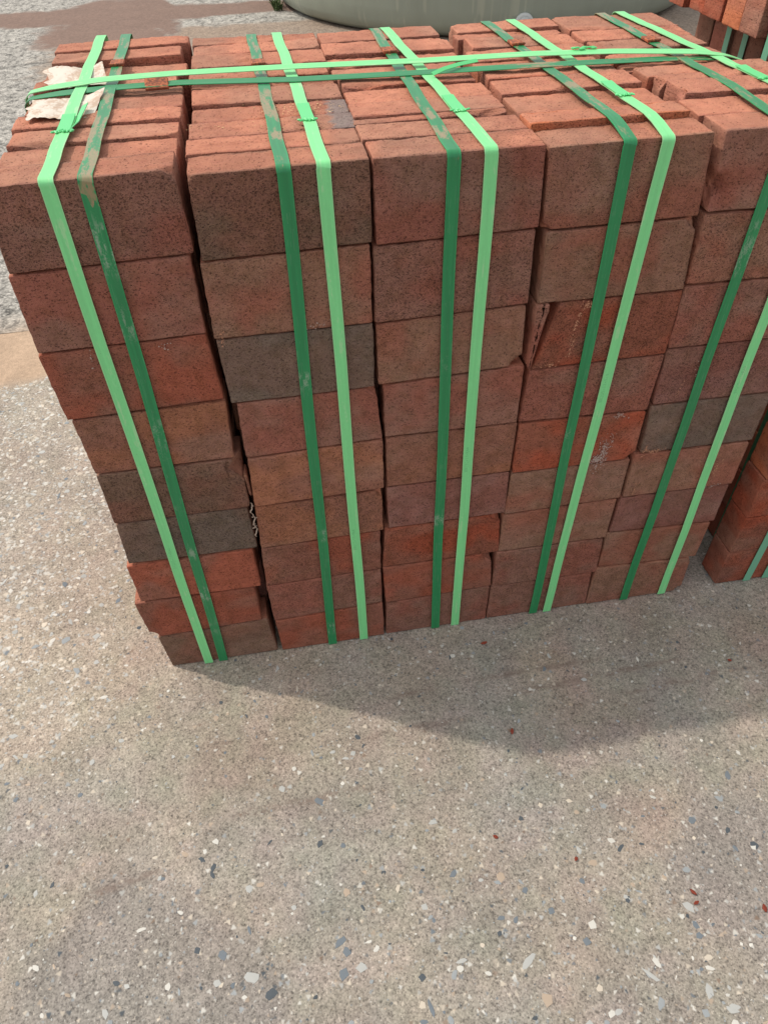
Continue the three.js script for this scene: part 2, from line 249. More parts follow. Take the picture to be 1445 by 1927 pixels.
// A brick as a rounded, worn block. q: front-face corners [TL, TR, BL, BR] (x, y), zf and zb: front and back.
function brickGeo({ q, zf, zb, seed, tint = 'm', fine = true, chips = [], wear = 1, paint, pale = 1, tilt = 0, lift = 0 }) {
  const R = rng(seed * 7919 + 13), w = (Math.hypot(q[1][0] - q[0][0], q[1][1] - q[0][1]) + Math.hypot(q[3][0] - q[2][0], q[3][1] - q[2][1])) / 2, h = ((q[0][1] - q[2][1]) + (q[1][1] - q[3][1])) / 2, d = zf - zb;
  const ax = [axis(w, fine ? 44 : 8, fine), axis(h, fine ? 22 : 5, fine), axis(d, fine ? 13 : 4, fine)], H = [w / 2, h / 2, d / 2];
  const off = [R() * 50, R() * 50, R() * 50], pos = [], uv = [], col = [], idx = [], uo = [R(), R(), R(), R(), R(), R()];
  const LIT_EDGE = [[0.350, 0.146, 0.090], [0.290, 0.122, 0.077]], [fa, fb] = TINT[tint], dk = ('Rrk'.includes(tint) ? 0.75 : 0.9) * pale, vr = 0.92 + 0.16 * R();  // paler tops, undersides and, less so, ends: sunlight put into the colour
  for (let f = 0; f < 6; f++) {
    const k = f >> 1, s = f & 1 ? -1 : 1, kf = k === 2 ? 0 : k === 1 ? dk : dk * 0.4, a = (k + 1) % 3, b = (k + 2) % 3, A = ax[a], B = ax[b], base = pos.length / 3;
    for (let j = 0; j < B.length; j++) for (let i = 0; i < A.length; i++) {
      const p = [0, 0, 0]; p[k] = s * H[k]; p[a] = A[i]; p[b] = B[j];
      const nA = n3(p[0] * 34 + off[0], p[1] * 34 + off[1], p[2] * 34 + off[2]), nB = n3(p[0] * 140 + off[1], p[1] * 140 + off[2], p[2] * 140 + off[0]), nC = n3(p[0] * 420 + off[2], p[1] * 420, p[2] * 420 + off[1]);
      const r = Math.min(0.0085, (0.0016 + 0.0075 * wear * Math.pow(Math.max(0, nA - 0.42), 1.6) + 0.0040 * wear * Math.max(0, nB - 0.55) + 0.0030 * wear * Math.max(0, nC - 0.5)));
      const c = p.map((v, n) => clamp(v, -(H[n] - r), H[n] - r)), dv = p.map((v, n) => v - c[n]), l = Math.hypot(...dv);
      let o = l > 0 ? p.map((v, n) => c[n] + dv[n] / l * r) : p;
      const u = l > 0 ? dv.map((v) => v / l) : [0, 0, 0], amp = fine ? (nB - 0.5) * 0.0008 + (nA - 0.5) * 0.0014 + (nC - 0.5) * 0.0006 + (k === 2 ? 0 : (nB - 0.5) * 0.0009) : (nA - 0.5) * 0.0014;
      o = o.map((v, n) => v + u[n] * amp);
      for (const ch of chips) {                                    // broken-off corners: fr = fractions of the half size, rad in metres
        const cc = [ch.at[0] * H[0], ch.at[1] * H[1], ch.at[2] * H[2]], dd = Math.hypot((o[0] - cc[0]) / (ch.s?.[0] ?? 1), (o[1] - cc[1]) / (ch.s?.[1] ?? 1), (o[2] - cc[2]) / (ch.s?.[2] ?? 1)), rad = ch.rad * (0.8 + 0.4 * nB);
        if (dd < rad) { const k2 = (rad - dd) * (0.75 + 0.25 * nC), dir = [-ch.at[0], -ch.at[1], -ch.at[2]].map((v, n) => v * (ch.dir?.[n] ?? 1)), dl = Math.hypot(...dir) || 1; o = o.map((v, n) => v + dir[n] / dl * k2); }
      }
      const fu = o[0] / w + 0.5, fv = o[1] / h + 0.5;
      const X = lerp(lerp(q[2][0], q[3][0], fu), lerp(q[0][0], q[1][0], fu), fv), Y = lerp(lerp(q[2][1], q[3][1], fu), lerp(q[0][1], q[1][1], fu), fv);
      const zr = o[2] / d;
      pos.push(X + tilt * o[2], Y + lift * (0.5 - zr), (zf + zb) / 2 + o[2]);
      uv.push(p[a] / 0.25 + uo[f], (k === 2 ? 0 : 0.5) + clamp((p[b] + B[B.length - 1] + 0.004 + (0.242 - 2 * B[B.length - 1]) * uo[5 - f]) / 0.5, 0.004, 0.496));
      let cr = []; const ke = kf * sst(0.0015, 0.006, H[2] - Math.abs(p[2]) + 0.004 * (nB - 0.5)), ta = fa.map((v, n) => lerp(v, LIT_EDGE[0][n], ke)), tb = fb.map((v, n) => lerp(v, LIT_EDGE[1][n], ke));
      const m = sst(0.36, 0.66, 0.7 * n3(p[0] * 14 + off[1], p[1] * 18 + off[2], p[2] * 14 + off[0]) + 0.3 * n3(p[0] * 45 + off[0], p[1] * 55 + off[1], p[2] * 45)), bloom = sst(0.55, 0.8, n3(p[0] * 10 + off[2], p[1] * 26 + off[0], p[2] * 10 + 9)) * 0.35, v = vr * (0.88 + 0.24 * n3(p[0] * 60 + off[2], p[1] * 60 + off[0], p[2] * 60));
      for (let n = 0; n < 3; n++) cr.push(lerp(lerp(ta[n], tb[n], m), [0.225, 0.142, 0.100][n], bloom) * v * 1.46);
      if (paint) cr = paint(cr, [X, Y, (zf + zb) / 2 + o[2]], nB, nC);
      col.push(...cr);
    }
    const n = A.length;
    for (let j = 0; j < B.length - 1; j++) for (let i = 0; i < n - 1; i++) { const e = base + j * n + i; if (s > 0) idx.push(e, e + 1, e + n, e + 1, e + n + 1, e + n); else idx.push(e, e + n, e + 1, e + 1, e + n, e + n + 1); }
  }
  const g = new THREE.BufferGeometry();
  g.setAttribute('position', new THREE.Float32BufferAttribute(pos, 3)); g.setAttribute('uv', new THREE.Float32BufferAttribute(uv, 2)); g.setAttribute('color', new THREE.Float32BufferAttribute(col, 3)); g.setIndex(idx);
  return smoothNormals(g);
}
const rect = (x0, x1, y0, y1) => [[x0, y1], [x1, y1], [x0, y0], [x1, y0]];
let brickNo = {};
const brickName = (key) => { const k = brickNo[key] = (brickNo[key] ?? -1) + 1; return k ? 'brick_' + String(k).padStart(3, '0') : 'brick'; };
// plain stock bricks for the places hardly seen: a few shapes and tints, shared
const stock = {};
function stockBrick(parent, key, x0, x1, y0, y1, zb, zf, R, shadeTint) {
  const ts = ['m', 'r', 'b', 'd', 'o', 'p'], k = Math.floor(R() * 6) + (key === 'right' ? 6 : 0) + (shadeTint ? 6 : 0);
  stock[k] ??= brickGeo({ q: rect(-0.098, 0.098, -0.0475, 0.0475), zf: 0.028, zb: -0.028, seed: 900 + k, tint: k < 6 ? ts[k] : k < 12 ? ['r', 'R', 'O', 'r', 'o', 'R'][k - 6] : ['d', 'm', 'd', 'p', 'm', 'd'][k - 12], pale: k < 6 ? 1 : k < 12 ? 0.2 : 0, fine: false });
  const m = part(brickName(key), stock[k], brickMat, parent);
  m.position.set((x0 + x1) / 2, (y0 + y1) / 2, (zf + zb) / 2); m.scale.set((x1 - x0) / 0.196, (y1 - y0) / 0.095, (zf - zb) / 0.056); return m;
}

// ---------------------------------------------------------------- the strapped brick stack
const pallet = thing('brick_pallet', 'green strapped block of rust red bricks, nine courses high, in the centre', 'brick pallet', [0, 0, 0], null);
// front faces in millimetres, per column from the top: TL, TR, BL, BR
const FRONT = [
  [[0, 877, 197, 881, -2, 783, 200, 788], [-5, 781, 194, 786, -6, 681, 194, 685], [-8, 679, 193, 684, -4, 580, 199, 586], [1, 578, 200, 582, 4, 484, 196, 484], [4, 482, 205, 480, 3, 385, 203, 384], [4, 382, 199, 382, 0, 293, 202, 291], [-5, 289, 193, 288, -4, 199, 195, 196], [-17, 194, 183, 194, -11, 96, 184, 101], [-1, 92, 193, 99, 4, 0, 200, 0]],
  [[209, 873, 404, 875, 207, 777, 404, 781], [204, 775, 401, 779, 203, 676, 401, 676], [204, 674, 402, 675, 207, 576, 402, 577], [214, 575, 403, 576, 213, 479, 411, 485], [214, 477, 411, 483, 211, 382, 411, 387], [211, 380, 408, 380, 208, 287, 409, 291], [208, 285, 403, 288, 204, 191, 403, 195], [204, 189, 403, 193, 205, 92, 403, 101], [207, 90, 404, 98, 210, 0, 405, 0]],
  [[407, 875, 602, 875, 409, 777, 606, 780], [405, 775, 603, 778, 405, 674, 606, 679], [406, 672, 604, 678, 407, 579, 608, 585], [414, 576, 613, 584, 415, 487, 613, 484], [416, 484, 615, 482, 416, 386, 614, 386], [416, 384, 613, 384, 418, 293, 615, 293], [412, 291, 608, 291, 407, 198, 614, 195], [407, 195, 601, 193, 410, 97, 608, 102], [411, 95, 606, 99, 409, 0, 606, 0]],
  [[606, 871, 803, 873, 612, 775, 812, 775], [618, 773, 811, 773, 618, 678, 820, 677], [622, 676, 822, 675, 620, 576, 823, 576], [622, 573, 823, 574, 617, 483, 821, 476], [618, 480, 819, 474, 618, 382, 821, 380], [617, 379, 816, 378, 614, 289, 818, 291], [613, 287, 813, 289, 613, 196, 813, 193], [611, 194, 809, 191, 610, 100, 813, 98], [609, 98, 806, 95, 608, 0, 811, 0]],
  [[815, 875, 1012, 873, 821, 780, 1016, 778], [821, 777, 1018, 775, 823, 683, 1020, 680], [822, 680, 1020, 678, 824, 585, 1022, 582], [825, 583, 1022, 580, 828, 485, 1026, 482], [827, 482, 1026, 480, 832, 388, 1026, 385], [822, 386, 1022, 382, 823, 292, 1023, 289], [820, 290, 1019, 287, 817, 205, 1020, 196], [814, 202, 1015, 192, 815, 110, 1014, 99], [812, 107, 1005, 96, 812, 0, 1010, 0]],
];
const FT = ['mmrodkrrd', 'dbkmoormr', 'mmbmopRrm', 'bbRmRbbmm', 'mbmpkbpbb'];
const fz = rng(41);
const scuffs = [];
const CH = {                                                       // corner losses that the photograph shows, by column and course
  '0,0': [{ at: [1, 1, 1], rad: 0.012, dir: [0.4, 1, 0.6] }], '0,4': [{ at: [1, 0.72, 1], rad: 0.026, dir: [1, 0.2, 0.2] }], '0,7': [{ at: [-1, -1, 1], rad: 0.016 }], '1,0': [{ at: [-1, 1, 1], rad: 0.007 }],
  '1,3': [{ at: [1, 1, 1], rad: 0.014, dir: [1, 0.6, 0.2] }], '1,5': [{ at: [1, 1, 1], rad: 0.012 }], '2,2': [{ at: [1, -1, 1], rad: 0.016 }], '2,6': [{ at: [1, 1, 1], rad: 0.018, dir: [1, 0.5, 0.2] }], '2,7': [{ at: [1, 1, 1], rad: 0.02, dir: [1, 0.4, 0.2] }],
  '3,0': [{ at: [-1, -1, 1], rad: 0.01 }], '3,1': [{ at: [1, 1, 1], rad: 0.014 }], '3,4': [{ at: [1, -1, 1], rad: 0.016, dir: [0.3, 1, 0.2] }], '4,0': [{ at: [-1, -0.45, 1], rad: 0.026, s: [0.9, 0.9, 1], dir: [0.5, 0.15, 1] }], '4,8': [{ at: [1, -1, 1], rad: 0.014 }, { at: [1, 1, 1], rad: 0.008 }],
};
FRONT.forEach((col, c) => col.forEach((b, r) => {
  const v = b.map((n) => n / 1000); const e1 = 0.0004; let q = [[v[0], v[1] - e1], [v[2], v[3] - e1], [v[4], v[5] + e1 * (r < 8)], [v[6], v[7] + e1 * (r < 8)]];
  const key = c + ',' + r, z = (fz() - 0.5) * 0.003 - 0.001 + (c === 4 && r === 0 ? 0.001 : 0);
  let label;
  if (key === '3,2') { q = [[0.651, 0.676], q[1], [0.6245, 0.576], q[3]]; label = 'broken brick with its left edge split away'; }
  if (FT[c][r] === 'k') label = 'dark charcoal brick';
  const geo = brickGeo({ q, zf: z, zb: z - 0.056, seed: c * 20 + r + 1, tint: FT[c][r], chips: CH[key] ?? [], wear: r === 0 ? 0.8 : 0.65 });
  part(brickName('main'), geo, brickMats[[0, 2, 1, 0, 2][(c * 3 + r * 2 + (c * r) % 3) % 5]], pallet, label);
}));
{ // the wedge that split off the broken brick
  const g = brickGeo({ q: [[0.617, 0.676], [0.6355, 0.677], [0.6165, 0.582], [0.6205, 0.580]], zf: 0.003, zb: -0.045, seed: 210, tint: 'm', wear: 0.6 });
  part('brick_shard', g, brickMat, pallet, 'thin wedge split off the broken brick');
}
// the top course behind the front row: x from, x to, then joints back from the front (mm) and the height of each row
const TOP = [
  { x: [2, 197], j: [-57, -122, -178, -233, -293, -348, -404, -470, -530, -585, -612], y: [872, 876, 877, 875, 871, 873, 869, 878, 880], dx: [0, 3, -2, 4, 0, -6, -2, 3, 0], x1: [0, 1, 3, 3, 0, -8, 4, -4, 7], t: 'tttuttuttt' },
  { x: [209, 404], j: [-56, -109, -168, -221, -286, -343, -400, -466, -525, -580], y: [874, 873, 872, 876, 871, 874, 876, 877, 876], dx: [-2, 0, 3, 3, 0, -3, 0, 2, 0], x1: [-1, 4, 2, 0, 0, -3, 0, -2, -1], t: 'ttutttttut' },
  { x: [406, 598], j: [-57, -112, -135, -194, -262, -320, -374, -424, -492, -560], y: [875, 876, 876, 872, 874, 871, 872, 875, 878], dx: [-2, -3, 0, 3, 3, 0, -3, -2, 0], x1: [2, -6, -3, 0, -6, -8, 2, 4, -4], t: 'ttttuttttt' },
  { x: [603, 798], j: [-54, -103, -186, -250, -300, -352, -410, -470, -512, -572], y: [880, 874, 876, 875, 870, 873, 875, 874, 876], dx: [-6, 8, 10, 12, 20, 40, 90, 60, 96], x1: [0, -2, -2, -6, -6, -4, -4, -6, -1], t: 'OutuOttttt' },
  { x: [812, 1006], j: [-56, -116, -178, -204, -258, -300, -346, -408, -470, -576], y: [873, 880, 879, 878, 871, 875, 877, 876, 877], dx: [-2, 10, 6, 0, -6, -8, -10, -12, -12], x1: [4, 2, 0, -6, -40, -36, -36, -30, -22], t: 'tttututttt' },
];
const TOPH = [];
TOP.forEach((T, c) => {
  TOPH.push([[0, (FRONT[c][0][1] + FRONT[c][0][3]) / 2000]]);
  const R = rng(60 + c);
  for (let r = 0; r < T.y.length; r++) {
    if (T.j[r + 1] === undefined) break;
    let zf = T.j[r], zb = T.j[r + 1]; const gap = [2, 6, 3.5, 4, 2, 7, 4.5, 3.5, 2, 5][(r * 3 + c * 2) % 10] / 1000;
    const x0 = (T.x[0] + T.dx[r] * (c === 3 ? 0.25 : 1)) / 1000, x1 = (T.x[1] + T.x1[r]) / 1000, y = T.y[r] / 1000, e = (R() - 0.5) * 0.006;
    const chips = []; if (R() > 0.4) chips.push({ at: [R() > 0.5 ? 1 : -1, 1, R() > 0.5 ? 1 : -1], rad: 0.006 + 0.008 * R() }); if (R() > 0.5) chips.push({ at: [R() * 1.6 - 0.8, 1, 1], rad: 0.007 + 0.006 * R(), s: [2.2, 1, 1] });
    if (c === 4 && r >= 1 && r <= 2) chips.push({ at: [-1, 1, 0.5], rad: 0.010, s: [0.8, 1, 1.2], dir: [1, 0.4, 0.1] });
    if (c === 1 && r === 6) chips.push({ at: [-0.2, 1, 0.3], rad: 0.009, s: [1.8, 1, 0.7], dir: [0, 1, 0] });
    const paint = c === 1 && (r === 2 || r === 1) ? (cr, P, nB, nC) => {     // grey cement smear on the right end, sawdust grains beside it
      const e2 = P[0] + 0.012 * (nB - 0.5) + 0.006 * (nC - 0.5); if (P[1] < 0.84) return cr;
      const k = sst(0.376, 0.382, e2); return cr.map((v, n) => lerp(v, [0.235, 0.185, 0.165][n], k * 0.95)); } : undefined;
    const q = [[x0, y + e / 2], [x1, y - e / 2], [x0 + 0.002, y - 0.097], [x1 + 0.001, y - 0.097]];
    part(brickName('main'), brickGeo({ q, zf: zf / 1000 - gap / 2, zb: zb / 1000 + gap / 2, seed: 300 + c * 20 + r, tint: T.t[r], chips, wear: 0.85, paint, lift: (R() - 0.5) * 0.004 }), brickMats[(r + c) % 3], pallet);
    TOPH[c].push([zf / 1000, y], [zb / 1000, y]);
  }
});
{ // the courses below, behind the front row: ends, middle and back, enough to close the block
  const R = rng(8);
  for (let cy = 0; cy < 8; cy++) {
    const y0 = cy * 0.097 + 0.001, y1 = y0 + 0.0955;
    for (let r = 1; r < 10; r++) {
      const zf = -0.0585 * r - 0.001, zb = zf - 0.0565, j = (R() - 0.5) * 0.012;
      stockBrick(pallet, 'main', 0.003 + j, 0.197 + j * 0.3, y0, y1, zb, zf, R);
      stockBrick(pallet, 'main', 0.813 + j * 0.3, 0.985 + j, y0, y1, zb, zf, R);
      if (r === 1 || r === 9) for (let c = 1; c < 4; c++) stockBrick(pallet, 'main', 0.204 + 0.203 * (c - 1) + j * 0.3, 0.399 + 0.203 * (c - 1) + j * 0.3, y0, y1, zb, zf, R);
    }
  }
}

// ---------------------------------------------------------------- straps
// A flat band of thickness th along points; side[i] is the unit vector across its width. v runs in metres along it.
function band(pts, side, width, th, ends = [1, 1], rag) {
  const n = pts.length, pos = [], uv = [], idx = [], V = (a) => new THREE.Vector3(...a); let s = 0;
  const rows = [];
  for (let i = 0; i < n; i++) {
    const p = V(pts[i]), a = V(pts[Math.max(0, i - 1)]), b = V(pts[Math.min(n - 1, i + 1)]), t = b.sub(a).normalize(), sd = V(Array.isArray(side[0]) ? side[i] : side), nn = new THREE.Vector3().crossVectors(sd, t).normalize(); sd.crossVectors(t, nn).normalize();
    if (i) s += p.distanceTo(V(pts[i - 1]));
    const hw = width / 2, at = (k, m) => p.clone().addScaledVector(sd, k * hw).addScaledVector(nn, m * th / 2);
    rows.push([at(-1, 1), at(1, 1), at(1, -1), at(-1, -1), s]);
  }
  for (const [a, b, ua, ub] of [[0, 1, 0, 1], [1, 2, 1, 0.97], [2, 3, 1, 0], [3, 0, 0.03, 0]]) {
    const base = pos.length / 3;
    for (const r of rows) { pos.push(...r[a].toArray(), ...r[b].toArray()); uv.push(ua, r[4], ub, r[4]); }
    for (let i = 0; i < n - 1; i++) { const e = base + i * 2; idx.push(e, e + 1, e + 2, e + 1, e + 3, e + 2); }
  }
  for (const r of [rows[0], rows[n - 1]]) { const b = pos.length / 3; for (let k = 0; k < 4; k++) { pos.push(...r[k].toArray()); uv.push(k % 2, r[4]); } idx.push(b, b + 1, b + 2, b, b + 2, b + 3); }
  const g = new THREE.BufferGeometry(); g.setAttribute('position', new THREE.Float32BufferAttribute(pos, 3)); g.setAttribute('uv', new THREE.Float32BufferAttribute(uv, 2)); g.setIndex(idx); g.computeVertexNormals(); return g;
}
function strapTex(kind, seed, text, textV) {
  const W = 32, Hh = 2048, len = 1.65, d = new Uint8Array(W * Hh * 4), R = rng(seed);
  const lite = [0.205, 0.67, 0.265], dark = [0.013, 0.215, 0.072], tan = [0.36, 0.22, 0.13];
  let glyph;
  if (text) { const cv = document.createElement('canvas'); cv.width = 96; cv.height = 14; const x = cv.getContext('2d'); x.fillStyle = '#fff'; x.fillRect(0, 0, 96, 14); x.fillStyle = '#000'; x.font = '12px monospace'; x.fillText(text, 2, 11); glyph = x.getImageData(0, 0, 96, 14).data; }
  for (let j = 0; j < Hh; j++) { const m = j / Hh * len; for (let i = 0; i < W; i++) {
    const k = (j * W + i) * 4, a = n2(i * 0.12 + seed * 9, j * 0.035), b = n2(i * 0.4 + 30, j * 0.22 + seed * 5), c = n2(i * 0.2 + seed, j * 0.012 + 60); let col;
    if (kind === 'lite') { const f = 0.92 + 0.10 * c + 0.05 * (b - 0.5) + 0.05 * n2(i * 0.6, seed), sc = R() > 0.9990 ? 1 : 0, du = sst(0.66, 0.8, 0.5 * a + 0.3 * c + 0.2 * b) * 0.25 + (Math.abs(i - 15.5) > 14.2 ? 0.22 : 0); col = lite.map((v, n) => lerp(v * f * (1 - 0.35 * sc), [0.62, 0.62, 0.45][n], du)); }
    else {
      const edge = Math.abs(i - 15.5) > 14 ? 1.25 : 1; col = dark.map((v, n) => v * (0.88 + 0.24 * c) * edge);
      if (m > 0.86 + 0.03 * (a - 0.5)) { const t = sst(0.50, 0.70, 0.42 * a + 0.2 * b + 0.38 * n2(seed * 3, j * 0.02) + (m < 0.95 ? (seed === 20 ? 0.12 : -0.10) : 0)) * 0.8; col = col.map((v, n) => lerp(v, tan[n], t * (0.65 + 0.4 * b)));  }
      else { const sc = sst(0.72, 0.92, n2(seed * 2.3 + 1, j * 0.016)) * sst(0.45, 0.75, 0.6 * n2(i * 0.16 + seed, j * 0.07) + 0.4 * n2(i * 0.5, j * 0.5)) * 0.42 + (n2(i * 0.9 + seed, j * 0.05) > 0.86 ? 0.10 : 0); col = col.map((v, n) => lerp(v, [0.50, 0.50, 0.44][n], sc)); }
    }
    if (glyph) { const gx = Math.floor((m - textV) / 0.055 * 96), gy = Math.floor((i - 4) * 14 / 16); if (gx >= 0 && gx < 96 && gy >= 0 && gy < 14) { const ink = 1 - glyph[(gy * 96 + gx) * 4] / 255; col = col.map((v, n) => lerp(v, [0.05, 0.30, 0.12][n], 0.6 * ink)); } }
    for (let n = 0; n < 3; n++) d[k + n] = enc(col[n]); d[k + 3] = 255;
  } }
  const t = tex(W, Hh, d, true); t.repeat.set(1, 1 / len); return t;
}
const strapMat = (kind, seed, text, tv) => new THREE.MeshPhysicalMaterial({ map: strapTex(kind, seed, text, tv), roughness: kind === 'lite' ? 0.5 : 0.42, clearcoat: kind === 'lite' ? 0.05 : 0.12, clearcoatRoughness: 0.25 });
function rustTex() { const N = 128, d = new Uint8Array(N * N * 4); for (let j = 0; j < N; j++) for (let i = 0; i < N; i++) { const a = n2(i * 0.09, j * 0.12), b = n2(i * 0.4, j * 0.4 + 20), t = sst(0.35, 0.65, a * 0.6 + b * 0.4), k = (j * N + i) * 4, c = [lerp(0.46, 0.17, t), lerp(0.140, 0.060, t), lerp(0.060, 0.036, t)]; for (let n = 0; n < 3; n++) d[k + n] = enc(c[n]); d[k + 3] = 255; } return tex(N, N, d, true); }
const rustMat = new THREE.MeshStandardMaterial({ map: rustTex(), roughness: 0.75, metalness: 0.25 });
const weldMat = new THREE.MeshPhysicalMaterial({ color: new THREE.Color().setRGB(0.115, 0.60, 0.21), roughness: 0.4 });
function hull(points) {                                            // upper hull: the line a taut band takes over uneven bricks (points: [z, y], z falling)
  const h = []; for (const p of points) { while (h.length > 1) { const [a, b] = [h[h.length - 2], h[h.length - 1]]; if ((b[1] - a[1]) * (p[0] - a[0]) - (p[1] - a[1]) * (b[0] - a[0]) <= 0 === (p[0] < a[0])) break; h.pop(); } h.push(p); } return h;
}
function topY(c, z) {                                              // height of the taut line at depth z
  const P = TOPH[c], H = upper(P); for (let i = 0; i < H.length - 1; i++) if (z <= H[i][0] && z >= H[i + 1][0]) return lerp(H[i][1], H[i + 1][1], (H[i][0] - z) / ((H[i][0] - H[i + 1][0]) || 1)); return H[H.length - 1][1];
}
function upper(P) { const s = [...P].sort((a, b) => b[0] - a[0]), H = []; for (const p of s) { while (H.length > 1) { const a = H[H.length - 2], b = H[H.length - 1]; const t = (a[0] - b[0]) / ((a[0] - p[0]) || 1e-9); if (b[1] > lerp(a[1], p[1], t)) break; H.pop(); } H.push(p); } return H; }
// verticals: column, x at the ground, at the front edge, at the back; depth of the block there
const VERT = [
  ['dark', 0, 0.0985, 0.1075, 0.105, -0.612, 0], ['lite', 0, 0.071, 0.0685, 0.066, -0.612, 'BRG05-11-MAA', 0.27],
  ['dark', 1, 0.3055, 0.3105, 0.3015, -0.580, 0], ['lite', 1, 0.365, 0.3535, 0.3415, -0.580, 'BRG05-11-MAA', 0.255],
  ['dark', 2, 0.504, 0.4965, 0.4985, -0.560, 0], ['lite', 2, 0.544, 0.5385, 0.5165, -0.560, 'BRE30-11-RAA', 0.40],
  ['dark', 3, 0.701, 0.700, 0.688, -0.572, 0], ['lite', 3, 0.728, 0.7455, 0.7315, -0.572, 'BR205-11-R-N', 0.505],
  ['dark', 4, 0.888, 0.891, 0.8895, -0.576, 0], ['lite', 4, 0.968, 0.951, 0.922, -0.576, 'BR205-11-RAA', 0.49],
];
const sealZ = [-0.427, -0.395, -0.412, -0.409, -0.375], weldZ = [-0.145, -0.135, -0.125, -0.125, -0.15];
VERT.forEach(([kind, c, xb, xt, xk, zk, text, tv], n) => {
  const pts = [], yT = (z) => topY(c, z) + 0.0014 + (kind === 'lite' ? 0.0004 : 0), y0 = yT(0);
  for (let i = 0; i <= 14; i++) pts.push([lerp(xb, xt, i / 14) + 0.0007 * Math.sin(i * 0.8 + n * 2), lerp(0.0005, y0 - 0.007, i / 14), 0.0026 + 0.0006 * Math.sin(i * 1.7 + n)]);
  for (let i = 1; i <= 5; i++) { const a = i / 5 * Math.PI / 2; pts.push([xt, y0 - 0.007 + 0.007 * Math.sin(a), -0.0044 + 0.007 * Math.cos(a)]); }
  for (let i = 1; i <= 26; i++) { const z = lerp(-0.012, zk + 0.008, i / 26); pts.push([lerp(xt, xk, i / 26) + 0.0008 * Math.sin(i * 0.9 + n), yT(z) + 0.0003 * Math.sin(i * 2.1 + n), z]); }
  const yb = yT(zk); for (let i = 1; i <= 5; i++) { const a = i / 5 * Math.PI / 2; pts.push([xk, yb - 0.007 + 0.007 * Math.cos(a), zk + 0.006 - 0.009 * Math.sin(a)]); }
  for (let i = 1; i <= 4; i++) pts.push([xk, lerp(yb - 0.007, 0.001, i / 4), zk - 0.0035]);
  const st = part('strap' + (n ? '_' + String(n).padStart(3, '0') : ''), band(pts, [1, 0, 0], 0.0155, 0.0009), strapMat(kind, 20 + n * 3, text || null, tv), pallet, kind === 'dark' ? 'dark green dusty strap' : 'mint green plastic strap');
  if (kind === 'dark') {
    const z = sealZ[c], x = lerp(xt, xk, z / zk), g = new RoundedBoxGeometry(0.0195, 0.0042, 0.026, 3, 0.0014), lip = new RoundedBoxGeometry(0.0205, 0.0030, 0.0035, 2, 0.001).translate(0, 0.0012, 0.0125);
    const s = part('seal', mergeGeometries([g.toNonIndexed(), lip.toNonIndexed()].map((q) => { q.deleteAttribute('uv'); const p = q.attributes.position, uv = []; for (let i = 0; i < p.count; i++) uv.push(p.getX(i) * 30 + c, p.getZ(i) * 30 + p.getY(i) * 30); q.setAttribute('uv', new THREE.Float32BufferAttribute(uv, 2)); return q; })), rustMat, st, 'rusty metal crimp seal');
    s.position.set(x, yT(z) + 0.0016, z); s.rotation.y = Math.atan2(xk - xt, -zk) * -1;
  } else {
    // friction weld: a second layer with a frayed, squeezed-out end
    const z = weldZ[c], x = lerp(xt, xk, z / zk), R = rng(70 + n), bits = [], p2 = [];
    for (let i = 0; i <= 8; i++) { const zz = lerp(z - 0.055, z + 0.004, i / 8); p2.push([lerp(xt, xk, zz / zk), yT(zz) + 0.0013 + 0.0012 * sst(0.35, 0, i / 8), zz]); }
    bits.push(band(p2, [1, 0, 0], 0.0152, 0.0009).toNonIndexed());
    for (let i = 0; i < 16; i++) { const b = new THREE.IcosahedronGeometry(0.0013 + 0.0016 * R(), 0); b.scale(1.6, 0.6, 0.8); b.rotateY(R() * 3); b.translate(x + (i / 15 - 0.5) * 0.0205, yT(z) + 0.0012 + 0.001 * R(), z + 0.003 + 0.004 * (R() - 0.5) + (i < 3 ? 0.003 * R() : 0)); const gg = b.index ? b.toNonIndexed() : b; bits.push(gg); }
    part('weld', mergeGeometries(bits), weldMat, st);
    if (c === 0) { const tp = [[0.0835, 0.8845, -0.232], [0.081, 0.8825, -0.205], [0.078, 0.8805, -0.175], [0.073, yT(-0.145) + 0.0005, -0.148]]; part('strap_tail', band(tp, [0.9, 0.4, 0.1], 0.009, 0.0008), weldMat, st, 'curled green end of the strap'); }
  }
});
